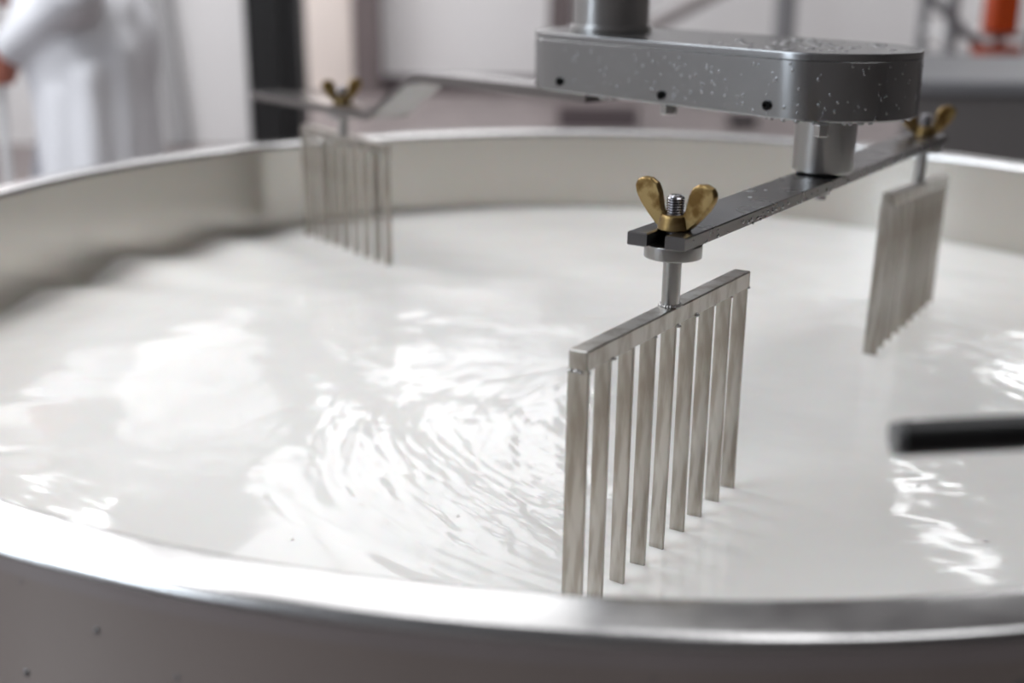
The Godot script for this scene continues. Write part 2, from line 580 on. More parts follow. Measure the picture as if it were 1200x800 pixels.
func build_vat() -> void:
	var o := thing("cheese_vat", "large round brushed steel vat with rolled rim, filled with white milk", "vat", VC)
	var T := 0.030
	var FL := 0.040
	# inner skin: from the bottom dish up to the rim
	var inner := [Vector2(0.002, 0.42), Vector2(0.3, 0.43), Vector2(0.6, 0.455), Vector2(0.72, 0.475), Vector2(0.745, 0.49), Vector2(R, 0.52), Vector2(R, 0.60), Vector2(R, 0.70), Vector2(R, 0.80), Vector2(R, 0.87), Vector2(R, RIM_Y - 0.008)]
	put("inner_wall", flip(lathe(inner, 192, false)).mesh(30), M.wall_steel, o)
	var outer := [Vector2(0.002, 0.36), Vector2(0.72, 0.36), Vector2(R + T - 0.006, 0.372), Vector2(R + T - 0.003, 0.39), Vector2(R + T - 0.003, 0.6), Vector2(R + T - 0.003, 0.8), Vector2(R + T - 0.003, RIM_Y - 0.006)]
	put("outer_wall", lathe(outer, 192, false).mesh(30), M.wall_steel, o)
	# flat flange with a rounded bend and a short lip
	var prof := [Vector2(R, RIM_Y - 0.012), Vector2(R, RIM_Y - 0.007), Vector2(R + 0.0006, RIM_Y - 0.0042), Vector2(R + 0.0021, RIM_Y - 0.0021), Vector2(R + 0.0042, RIM_Y - 0.0006), Vector2(R + 0.007, RIM_Y)]
	for i in 9:
		prof.append(Vector2(R + 0.007 + (FL - 0.014) * (i + 1) / 9.0, RIM_Y - 0.0007 * pow((i + 1) / 9.0, 2.0)))
	for i in 8:
		var a := PI / 2 * (i + 1) / 8.0
		prof.append(Vector2(R + FL - 0.007 + 0.007 * sin(a), RIM_Y - 0.0077 + 0.007 * cos(a)))
	prof.append(Vector2(R + FL, RIM_Y - 0.016))
	prof.append(Vector2(R + FL - 0.003, RIM_Y - 0.017))
	put("rim", fix(lathe(prof, 256, false)).mesh(60), M.rim_steel, o)
	var rng := RandomNumberGenerator.new()
	rng.seed = 14
	var wet := Mb.new()
	var dome := ball(Vector3.ONE, 10, 5, -0.3)
	for i in 110:
		var a := rng.randf_range(0.9, 2.6)
		var d := Vector3(cos(a), 0, sin(a))
		var sz := rng.randf_range(0.0008, 0.0026)
		if i % 3 == 0:
			wet.add(dome, Transform3D(Basis.from_scale(Vector3(sz, sz * 0.4, sz)), d * rng.randf_range(R + 0.01, R + 0.033) + Vector3(0, RIM_Y - 0.0012, 0)))
		else:
			wet.add(dome, Transform3D(Basis(d.cross(Vector3.UP) * sz, d * sz * 0.5, Vector3.DOWN * sz * 1.3), d * (R + T - 0.003) + Vector3(0, RIM_Y - rng.randf_range(0.02, 0.12), 0)))
	put("condensation", wet.mesh(70), M.drop, o).set_meta("kind", "stuff")
	for k in 4:
		var a := PI / 4 + k * PI / 2
		put("leg", lathe(rod_profile(0.03, 0.0, 0.37, 0.003), 20).mesh(), M.wall_steel, o, Transform3D(Basis(), Vector3(cos(a), 0, sin(a)) * 0.6))

var nz := FastNoiseLite.new()
var AX := Vector2(0.362 * 0.75, -1.433 * 0.75)      # planet axis in plan

func wall_wave(deg: float) -> float:
	var pts := [[-200.0, 0.0], [-180, -0.008], [-166.1, -0.024], [-159.9, -0.012], [-154.5, -0.026], [-148.8, 0.002], [-141.5, -0.018], [-135.5, 0.0], [-130.5, -0.010], [-126.0, -0.004], [-112.0, 0.002], [-80.0, 0.003], [-40.0, 0.0], [20.0, 0.0]]
	if deg > 20.0:
		deg -= 360.0
	for i in pts.size() - 1:
		if deg < pts[i + 1][0]:
			var t: float = clampf((deg - pts[i][0]) / (pts[i + 1][0] - pts[i][0]), 0.0, 1.0)
			t = t * t * (3.0 - 2.0 * t)
			return lerpf(pts[i][1], pts[i + 1][1], t) * R
	return 0.0

func bump(x: float, c: float, s: float) -> float:
	var d := (x - c) / s
	return exp(-d * d)

func milk_h(p: Vector2) -> float:
	var rel := p - Vector2(VC.x, VC.z)
	var r := rel.length()
	var deg := rad_to_deg(rel.angle())
	var h := 0.0
	if r > 0.3:
		h += wall_wave(deg) * exp(-(R - r) / 0.08)
	# slow swell
	h += 0.0020 * nz.get_noise_2d(p.x * 260.0, p.y * 200.0)
	h += 0.0005 * nz.get_noise_2d(p.x * 700.0 + 900.0, p.y * 900.0)
	# wakes of the combs, drawn out along circles about the planet axis
	var q := p - AX
	var rho := q.length()
	var phi := rad_to_deg(q.angle())
	if phi < -90.0:
		phi += 360.0
	var wk := smoothstep(0.47, 0.43, rho) * smoothstep(0.18, 0.30, rho) * smoothstep(205.0, 160.0, phi) * smoothstep(108.0, 126.0, phi)
	var s := deg_to_rad(phi) * 0.38
	if wk > 0.01:
		h += wk * 0.0009 * nz.get_noise_2d(rho * 3200.0 + s * 700.0, s * 300.0 + 40.0)
		h += wk * 0.00036 * nz.get_noise_2d(rho * 8000.0 - s * 1000.0, s * 560.0 + 340.0)
		h += wk * bump(phi, 135.0, 22.0) * 0.00030 * nz.get_noise_2d((rho + s * 0.9) * 4600.0 + 777.0, (s - rho * 0.7) * 700.0)
	# the smooth trough that runs outside the wake
	var mid := 0.474 - (159.0 - clampf(phi, 100.0, 175.0)) * 0.0014
	var tr := bump(rho, mid, 0.021) * smoothstep(108.0, 130.0, phi) * smoothstep(172.0, 152.0, phi)
	h -= 0.0032 * tr
	var wk2 := bump(rho, 0.33, 0.13) * smoothstep(-80.0, -62.0, phi) * smoothstep(20.0, -20.0, phi)
	if wk2 > 0.01:
		h += wk2 * 0.0005 * nz.get_noise_2d(rho * 2600.0 + 50.0, s * 500.0)
	# small chop everywhere, stretched round the vat
	var a := rel.angle() * 0.5
	var patch := 0.55 + 0.6 * nz.get_noise_2d(p.x * 330.0 + 70.0, p.y * 300.0 + 400.0)
	h += 0.00026 * patch * nz.get_noise_2d(r * 2200.0 + a * 500.0 + 31.0, a * 1300.0)
	h += 0.00011 * patch * nz.get_noise_2d(r * 4300.0 - a * 900.0 + 200.0, a * 1800.0)
	return h

func build_milk() -> void:
	nz.noise_type = FastNoiseLite.TYPE_SIMPLEX_SMOOTH
	nz.frequency = 0.01
	nz.fractal_octaves = 2
	nz.seed = 5
	var rings := 330
	var seg := 880
	var v := PackedVector3Array()
	var n := PackedVector3Array()
	var idx := PackedInt32Array()
	v.resize(rings * seg + 1)
	n.resize(rings * seg + 1)
	for i in rings:
		var r := (R - 0.0006) * (i + 1.0) / rings
		for j in seg:
			var a := TAU * j / seg
			var p := Vector2(VC.x + r * cos(a), VC.z + r * sin(a))
			v[i * seg + j] = Vector3(p.x, MILK_Y + milk_h(p), p.y)
	v[rings * seg] = Vector3(VC.x, MILK_Y + milk_h(Vector2(VC.x, VC.z)), VC.z)
	n[rings * seg] = Vector3.UP
	for i in rings:
		for j in seg:
			var k := i * seg + j
			var jn := i * seg + (j + 1) % seg
			var jp := i * seg + (j + seg - 1) % seg
			var ou := mini(i + 1, rings - 1) * seg + j
			var inn := maxi(i - 1, 0) * seg + j
			var nn := (v[jn] - v[jp]).cross(v[ou] - v[inn])
			n[k] = nn.normalized() if nn.y > 0 else -nn.normalized()
	for j in seg:
		idx.append_array(PackedInt32Array([rings * seg, j, (j + 1) % seg]))
	for i in rings - 1:
		for j in seg:
			var a := i * seg + j
			var b := i * seg + (j + 1) % seg
			idx.append_array(PackedInt32Array([a, a + seg, b + seg, a, b + seg, b]))
	var arr := []
	arr.resize(Mesh.ARRAY_MAX)
	arr[Mesh.ARRAY_VERTEX] = v
	arr[Mesh.ARRAY_NORMAL] = n
	arr[Mesh.ARRAY_INDEX] = idx
	var m := ArrayMesh.new()
	m.add_surface_from_arrays(Mesh.PRIMITIVE_TRIANGLES, arr)
	var o := put("milk", m, M.milk)
	o.set_meta("kind", "stuff")
	var rng := RandomNumberGenerator.new()
	rng.seed = 9
	var foam := Mb.new()
	var dome := ball(Vector3.ONE, 8, 4, -0.3)
	for i in 60:
		var p := Vector2(VC.x, VC.z) + Vector2.from_angle(rng.randf_range(0.2, 3.4)) * sqrt(rng.randf()) * 0.66
		var sz := rng.randf_range(0.0006, 0.0019)
		foam.add(dome, Transform3D(Basis.from_scale(Vector3(sz, sz * 0.8, sz)), Vector3(p.x, MILK_Y + milk_h(p) - 0.0001, p.y)))
	put("foam_bubble", foam.mesh(70), M.water, o).set_meta("kind", "stuff")
	tag(o, "white milk swirling in the round steel vat, with glossy ripples", "milk")

# ---- the stirrer: shaft and gearbox, planet crossbar, offset arm
const C0 := Vector3(0.128, 0, -1.686)
const A0 := Vector3(0.360, 0, -1.433)
var BU := Vector3(cos(1.0182) * cos(0.0264), -sin(0.0264), -sin(1.0182) * cos(0.0264))   # crossbar direction, away from the camera

func stadium(a: Vector2, b: Vector2, r: float, y: float, n := 28) -> PackedVector3Array:
	var p := PackedVector3Array()
	var d := (b - a).angle()
	for i in n + 1:
		var t := d - PI / 2 + PI * i / n
		p.append(Vector3(b.x + r * cos(t), y, b.y + r * sin(t)))
	for i in n + 1:
		var t := d + PI / 2 + PI * i / n
		p.append(Vector3(a.x + r * cos(t), y, a.y + r * sin(t)))
	return p

func build_drive() -> void:
	var y0 := RIM_Y + 0.2037 * R
	var y1 := RIM_Y + 0.2765 * R
	var a := Vector2(C0.x, C0.z) * R
	var b := Vector2(A0.x, A0.z) * R
	var r := 0.0995 * R
	var o := thing("stirrer_gearbox", "rounded steel gearbox arm on a vertical shaft, wet with drops, above the milk", "gearbox", Vector3(a.x, 0, a.y))
	var t0 := Transform3D(Basis(), -o.position)
	var rings := []
	for q in [[y0, 0.0016], [y0 + 0.0006, 0.0005], [y0 + 0.0016, 0.0], [y1 - 0.0068, 0.0], [y1 - 0.0062, 0.0006]]:
		rings.append(stadium(a, b, r - q[1], q[0]))
	put("housing", loft(rings).mesh(35), M.housing, o, t0)
	rings = []
	for q in [[y1 - 0.0062, 0.0006], [y1 - 0.0058, 0.0], [y1 - 0.0012, 0.0], [y1 - 0.0004, 0.0004], [y1, 0.0014]]:
		rings.append(stadium(a, b, r - q[1], q[0]))
	put("lid", loft(rings).mesh(35), M.housing, o, t0)
	# main shaft, running up to the motor under the ceiling
	put("shaft", lathe(rod_profile(0.0375, y1, 2.6, 0.002), 48).mesh(), M.shaft, o)
	put("shaft_flange", lathe(rod_profile(0.041, y1, y1 + 0.006, 0.001), 48).mesh(), M.shaft, o)
	var mo := put("motor_housing", lathe(rod_profile(0.11, 2.55, 3.05, 0.01), 40).mesh(), M.housing, o)
	put("column", lathe(rod_profile(0.06, 0.0, CEIL - 3.05, 0.004), 32).mesh(), M.housing, mo, Transform3D(Basis(), Vector3(0, 3.05, 0)))
	# cap screws along the front face and underneath
	var g := (b - a).normalized()
	var n2 := Vector2(g.y, -g.x)
	if n2.y < 0:
		n2 = -n2
	var len := (b - a).length()
	for s in [[0.005, 0.010], [len * 0.52, 0.0085], [len * 0.965, 0.0105]]:
		var p2: Vector2 = a + g * float(s[0]) + n2 * r
		var m := Mb.new()
		m.add(lathe([Vector2(0.0036, -0.004), Vector2(0.0042, 0.0), Vector2(0.0042, 0.0018), Vector2(0.0036, 0.0024), Vector2(0.0020, 0.0024), Vector2(0.0018, 0.0006)], 18), Transform3D.IDENTITY)
		var bas := Basis(Vector3(g.x, 0, g.y), Vector3(n2.x, 0, n2.y), Vector3(g.x, 0, g.y).cross(Vector3(n2.x, 0, n2.y)))
		put("cap_screw", m.mesh(), M.screw, o, Transform3D(bas, Vector3(p2.x, y0 + float(s[1]), p2.y) - o.position))
	for ang in [-20.0]:
		var d := Vector2.from_angle(deg_to_rad(ang))
		var p2: Vector2 = b + d * r
		var m := lathe([Vector2(0.0030, -0.003), Vector2(0.0036, 0.0), Vector2(0.0036, 0.0012), Vector2(0.002, 0.0014), Vector2(0.0018, 0.0002)], 16)
		var bas := Basis(Vector3(-d.y, 0, d.x), Vector3(d.x, 0, d.y), Vector3(-d.y, 0, d.x).cross(Vector3(d.x, 0, d.y)))
		put("cap_screw", m.mesh(), M.screw, o, Transform3D(bas, Vector3(p2.x, y1 - 0.011, p2.y) - o.position))
	for s in [[len * 0.52, -0.02, 0.0075], [len * 0.08, 0.055, 0.006], [len * 1.18, -0.045, 0.006]]:
		var p2: Vector2 = a + g * float(s[0]) + n2 * (r * 0.72 - float(s[1]) * 0.5)
		put("hex_bolt", lathe(rod_profile(s[2], y0 - 0.009, y0 + 0.001, 0.001), 6).mesh(20), M.shaft, o, Transform3D(Basis(), Vector3(p2.x, 0, p2.y) - o.position))
	# output boss down to the crossbar
	var yb := RIM_Y + 0.1345 * R
	put("output_boss", lathe([Vector2(0.0235, yb), Vector2(0.0257, yb + 0.0015), Vector2(0.0262, yb + 0.003), Vector2(0.0262, y0 + 0.0005)], 48).mesh(), M.shaft, o, Transform3D(Basis(), Vector3(b.x, 0, b.y) - o.position))
	put("boss_flange", lathe(rod_profile(0.034, y0 - 0.0022, y0 + 0.001, 0.0006), 48).mesh(), M.shaft, o, Transform3D(Basis(), Vector3(b.x + 0.006, 0, b.y) - o.position))
	# condensation: beads of water on the face and the lid
	var drop := ball(Vector3.ONE, 10, 5, -0.35)
	var wet := Mb.new()
	var rng := RandomNumberGenerator.new()
	rng.seed = 4
	for i in 110:
		var s := rng.randf_range(0.02, 1.0) * len
		if i < 70:
			s = len * clampf(rng.randfn(0.62, 0.16), 0.02, 0.98)
		var y := rng.randf_range(y0 + 0.004, y1 - 0.010)
		var sz := rng.randf_range(0.0005, 0.0014)
		var c := a + g * s + n2 * r
		var nn := Vector3(n2.x, 0, n2.y)
		wet.add(drop, Transform3D(Basis(nn.cross(Vector3.UP) * sz, nn * sz * 0.34, Vector3.DOWN * sz * rng.randf_range(1.0, 1.4)), Vector3(c.x, y, c.y)))
	for i in 80:
		var t := deg_to_rad(rng.randf_range(-40, 140))
		var d := Vector3(cos(t), 0, sin(t))
		var sz := rng.randf_range(0.0005, 0.0014)
		wet.add(drop, Transform3D(Basis(d.cross(Vector3.UP) * sz, d * sz * 0.34, Vector3.DOWN * sz * rng.randf_range(1.0, 1.6)), Vector3(b.x, rng.randf_range(y0 + 0.003, y1 - 0.009), b.y) + d * r))
	for i in 60:
		var t := rng.randf_range(0, TAU)
		var d := Vector3(cos(t), 0, sin(t)) * sqrt(rng.randf()) * (r - 0.004)
		var sz := rng.randf_range(0.0015, 0.0048)
		wet.add(drop, Transform3D(Basis.from_scale(Vector3(sz, sz * 0.22, sz * rng.randf_range(0.7, 1.3))), Vector3(b.x, y1, b.y) + d + Vector3(-g.x, 0, -g.y) * rng.randf_range(0.0, 0.05)))
	for i in 14:
		var t := deg_to_rad(rng.randf_range(20, 150))
		var d := Vector3(cos(t), 0, sin(t)) * (r - 0.003)
		var sz := rng.randf_range(0.0012, 0.0026)
		wet.add(ball(Vector3.ONE, 10, 8), Transform3D(Basis.from_scale(Vector3(sz, sz * 0.8, sz)), Vector3(b.x, y0 - 0.0004, b.y) + d))
	var wm := put("condensation", wet.mesh(70), M.drop, o, t0)
	wm.set_meta("kind", "stuff")

	# offset arm: bent flat strip from under the gearbox to the rear comb
	var d3 := Vector3(-0.6087, 0, -0.7934)
	var vc := Vector3(0.1383, 0, -1.6857)
	var arm := thing("offset_arm", "bent flat steel strip arm reaching from the gearbox to the rear left comb", "arm", W(vc.x, 0.187, vc.z))
	var side := d3.cross(Vector3.UP).normalized()
	var rr := []
	var w := 0.038 * R
	var th := 0.0135 * R
	for q in [[0.02, 0.196], [0.44, 0.1865], [0.462, 0.181], [0.478, 0.170], [0.566, 0.122], [0.582, 0.112], [0.60, 0.109], [1.04, 0.103]]:
		var c := W(vc.x + d3.x * q[0], q[1], vc.z + d3.z * q[0]) - arm.position
		rr.append(PackedVector3Array([c + side * w, c + side * w - Vector3(0, th, 0), c - side * w - Vector3(0, th, 0), c - side * w]))
	put("strip", fix(loft(rr)).mesh(25), M.polished, arm)

	# crossbar with an open slot at both ends
	var hb := 0.1332
	var cb := thing("planet_crossbar", "dark flat steel crossbar with slotted ends under the gearbox boss", "bar", W(A0.x, hb, A0.z))
	var poly := PackedVector2Array()
	var hw := 0.0275 * R
	var sl := 0.0066
	var L1 := (0.4161 + 0.033) * R
	var L2 := (0.4616 + 0.030) * R
	poly.append_array([Vector2(-L1, -hw), Vector2(L2, -hw), Vector2(L2, -sl)])
	for i in 9:
		var t := -PI / 2 - PI * i / 8
		poly.append(Vector2(0.4616 * R - 0.004 + sl * cos(t), sl * sin(t)))
	poly.append_array([Vector2(L2, sl), Vector2(L2, hw), Vector2(-L1, hw), Vector2(-L1, sl)])
	for i in 9:
		var t := PI / 2 - PI * i / 8
		poly.append(Vector2(-0.4161 * R + 0.004 + sl * cos(t), sl * sin(t)))
	poly.append(Vector2(-L1, -sl))
	var bas := axes(BU)
	put("flat_bar", fix(extrude(poly, -0.0122 * R, 0.0, 0.0007)).mesh(30), M.bar, cb, Transform3D(bas, Vector3.ZERO))
	put("hex_nut", lathe(rod_profile(0.0085, -0.019, -0.009, 0.001), 6).mesh(20), M.shaft, cb)
	put("bolt_end", lathe(rod_profile(0.0048, -0.024, -0.018, 0.001), 16).mesh(), M.thread, cb)
	put("dark_washer", lathe(rod_profile(0.022, -0.001, 0.0015, 0.0004), 32).mesh(), M.screw, cb)
	var wet2 := Mb.new()
	for i in 46:
		var s := rng.randf_range(-L1, 0.05)
		var sz := rng.randf_range(0.0006, 0.0017)
		wet2.add(drop, Transform3D(Basis(bas.x * sz * rng.randf_range(0.9, 1.6), bas.z * sz * 0.5, bas.y * sz), bas * Vector3(s, rng.randf_range(-0.0085, -0.003), hw)))
	for i in 16:
		var s := rng.randf_range(-L1 + 0.1, 0.16)
		var sz := rng.randf_range(0.001, 0.0024)
		wet2.add(drop, Transform3D(Basis.from_scale(Vector3(sz * 1.6, sz * 0.25, sz)), bas * Vector3(s, 0.0, rng.randf_range(-hw * 0.8, hw * 0.8))))
	put("condensation", wet2.mesh(70), M.drop, cb).set_meta("kind", "stuff")

# turn a closed mesh right side out (by its signed volume)
func fix(b: Mb) -> Mb:
	var s := 0.0
	for i in b.v.size() / 3:
		s += b.v[i * 3].dot(b.v[i * 3 + 1].cross(b.v[i * 3 + 2]))
	return flip(b) if s < 0.0 else b

# ---- combs and wing nuts
var comb_parts := {}

func comb(label: String, S: Vector3, c_angle: float, tilt: float, length: float, sd: int, drop := 0.0704, wide := 1.0, twist := 0.10) -> Node3D:
	# S is the top of the bar it hangs from, at the stem (shares of R)
	var o := thing("curd_comb", label, "stirring comb", W(S.x, S.y, S.z), "steel combs hanging into the milk")
	var c := Vector3(cos(c_angle), 0, -sin(c_angle))
	o.basis = axes((c * cos(tilt) - Vector3.UP * sin(tilt)))
	var rng := RandomNumberGenerator.new()
	rng.seed = sd
	var top := -drop * R                 # top face of the head bar
	var hh := 0.0172 * R
	var ww := 0.0178 * R
	var ll := length * R
	var bt := -0.0126 * R                # underside of the crossbar
	put("head_bar", rbox(Vector3(ll, hh, ww), 0.0011, 3).mesh(35), M.comb, o, Transform3D(Basis(), Vector3(0, top - hh / 2, 0)))
	put("stem", lathe(rod_profile(0.0063, top - 0.001, bt - 0.009, 0.0004), 28).mesh(), M.shaft, o)
	put("collar", lathe(rod_profile(0.0196, bt - 0.0095, bt, 0.0009), 44).mesh(), M.shaft, o)
	# threaded end
	var prof := []
	var y := bt - 0.002
	prof.append(Vector2(0.0052, y))
	while y < 0.0205:
		prof.append(Vector2(0.0052, y))
		prof.append(Vector2(0.0061, y + 0.0007))
		prof.append(Vector2(0.0061, y + 0.0010))
		y += 0.00175
		prof.append(Vector2(0.0052, y))
	prof.append(Vector2(0.0050, y + 0.0006))
	prof.append(Vector2(0.0036, y + 0.0013))
	put("threaded_end", lathe(prof, 24).mesh(25), M.thread, o)
	# weld ring at the foot of the stem
	var ring := Mb.new()
	for i in 22:
		var a := TAU * i / 22
		var sz := rng.randf_range(0.0012, 0.0019)
		ring.add(ball(Vector3(sz, sz * 0.8, sz), 8, 6), Transform3D(Basis(), Vector3(cos(a) * 0.0072, top + 0.0004, sin(a) * 0.0066)))
	put("weld_ring", ring.mesh(70), M.weld, o)
	# nine blades set across the head bar
	for k in 9:
		var x := lerpf(-ll / 2 + 0.0016, ll / 2 - 0.0016, k / 8.0)
		var bw := (0.0113 if k > 0 else 0.0150) * wide
		var bh := 0.30
		var st := 8
		var rings := []
		var tw := rng.randf_range(-twist, twist)
		var lean := rng.randf_range(-0.004, 0.004)
		if sd == 1:
			lean = [0.0, 0.0, 0.0, -0.0012, -0.0045, 0.0022, 0.001, 0.0045, 0.002][k] * 1.4
		for i in st + 1:
			var f := float(i) / st
			var yy := top - hh + 0.0006 - bh * f
			var an := tw * (0.35 + f)
			var pr := PackedVector3Array()
			var t2 := 0.0014
			for e in [[-t2 * 0.6, -bw / 2], [t2 * 0.6, -bw / 2], [t2, -bw / 2 + 0.0007], [t2, bw / 2 - 0.0007], [t2 * 0.6, bw / 2], [-t2 * 0.6, bw / 2], [-t2, bw / 2 - 0.0007], [-t2, -bw / 2 + 0.0007]]:
				pr.append(Vector3(x + lean * f * f + e[0] * cos(an) + e[1] * sin(an), yy, -e[0] * sin(an) + e[1] * cos(an)))
			rings.append(pr)
		var bl := put("blade", fix(loft(rings)).mesh(30), M.blade, o)
		var wb := Mb.new()
		for i in 7:
			var sz := rng.randf_range(0.0010, 0.0019)
			wb.add(ball(Vector3(sz * 1.1, sz * 0.8, sz * 1.5), 8, 6), Transform3D(Basis(), Vector3(x + rng.randf_range(-0.0018, 0.0018), top - hh - rng.randf_range(-0.0004, 0.001), rng.randf_range(-0.0068, 0.0068))))
		put("weld_bead", wb.mesh(70), M.weld, bl)
	return o

func ear(side: float) -> Mb:
	var c := Curve2D.new()
	var pts := [Vector2(0.0068, 0.0), Vector2(0.0118, 0.0004), Vector2(0.0152, 0.0030), Vector2(0.0205, 0.0082), Vector2(0.0268, 0.0152), Vector2(0.0306, 0.0214), Vector2(0.0316, 0.0264), Vector2(0.0296, 0.0305), Vector2(0.0246, 0.0328), Vector2(0.0182, 0.0324), Vector2(0.0136, 0.0294), Vector2(0.0110, 0.0242), Vector2(0.0098, 0.0184), Vector2(0.0088, 0.0134), Vector2(0.0066, 0.0102)]
	for i in pts.size():
		var t: Vector2 = (pts[mini(i + 1, pts.size() - 1)] - pts[maxi(i - 1, 0)]) / 6.0
		c.add_point(pts[i], -t, t)
	var poly := PackedVector2Array()
	for i in 44:
		var p := c.sample_baked(c.get_baked_length() * i / 43.0)
		poly.append(Vector2(p.x * side, p.y))
	var b := fix(extrude(poly, -0.0026, 0.0026, 0.0012))
	var o := Mb.new()
	# plan x z of the outline becomes x y
	o.add(b, Transform3D(Basis(Vector3.RIGHT, Vector3(0, 0, -1), Vector3.UP), Vector3.ZERO))
	return fix(o)

func wing_nut(label: String, at: Vector3, turn: float) -> void:
	var o := thing("wing_nut", label, "wing nut", at, "brass wing nuts on the comb stems")
	o.rotation.y = turn
	put("hub", lathe([Vector2(0.0062, 0.0), Vector2(0.0106, 0.0), Vector2(0.0114, 0.0007), Vector2(0.0112, 0.0025), Vector2(0.0098, 0.0080), Vector2(0.0092, 0.0098), Vector2(0.0084, 0.0103), Vector2(0.0062, 0.0103)], 36, false).mesh(50), M.brass, o)
	put("wing", ear(1.0).mesh(50), M.brass, o)
	put("wing", ear(-1.0).mesh(50), M.brass, o)

func build_combs() -> void:
	var s1 := A0 + Vector3(0, 0.1332, 0) + Vector3(0.002, 0, 0) - BU * 0.4161
	var s2 := A0 + Vector3(0, 0.1332, 0) + Vector3(0.002, 0, 0) + BU * 0.4616
	var s3 := Vector3(-0.3130, 0.106, -2.2860)
	comb("nearest steel comb with nine flat blades, hanging from the front end of the dark crossbar", s1, 0.9957, 0.012, 0.332, 1)
	comb("dark steel comb at the far right end of the crossbar, blades in the milk", s2, 1.024, 0.0686, 0.332, 2)
	comb("blurred steel comb at the rear left, hanging from the bent strip arm", s3, -0.915, 0.0, 0.30, 3, 0.056, 0.85, 0.55)
	wing_nut("sharp brass wing nut nearest the camera, on the slotted front end of the crossbar", W(s1.x, s1.y, s1.z), -0.70)
	wing_nut("brass wing nut half hidden behind the gearbox, at the far end of the crossbar", W(s2.x, s2.y, s2.z), -0.05)
	wing_nut("small blurred brass wing nut on the bent arm at the rear left", W(s3.x, s3.y, s3.z), 0.7)

# ---- the dark round grip that comes in at the right
func build_grip() -> void:
	var o := thing("round_grip", "blurred black round bar grip with grey end, reaching over the milk from the right edge", "grip", Vector3(0.47, 0.95, -0.60))
	var a := Vector3(0.166, 1.0345, -0.50) - o.position
	var b := Vector3(0.62, 1.056, -0.515) - o.position
	var d := (b - a).normalized()
	put("grip_sleeve", tube([a + d * 0.004, a + d * 0.2, b], 0.0078, 28).mesh(), M.grip, o)
	put("end_cap", tube([a, a + d * 0.0012, a + d * 0.0042], 0.0074, 28).mesh(), M.cap, o)
	# clamp post on the vat rim, outside the picture
	put("post", tube([Vector3(0, -0.03, 0.0), Vector3(0, 0.06, 0.05), a + d * 0.31], 0.006, 16).mesh(), M.shaft, o)
	put("clamp", rbox(Vector3(0.04, 0.04, 0.012), 0.002).mesh(), M.shaft, o, Transform3D(Basis(), Vector3(0, -0.02, 0.012)))

func pipe(called: String, label: String, cat: String, a: Vector3, b: Vector3, r: float, mat: Material) -> void:
	var o := put(called, tube([a - a, b - a], r, 20).mesh(), mat)
	o.position = a
	tag(o, label, cat)

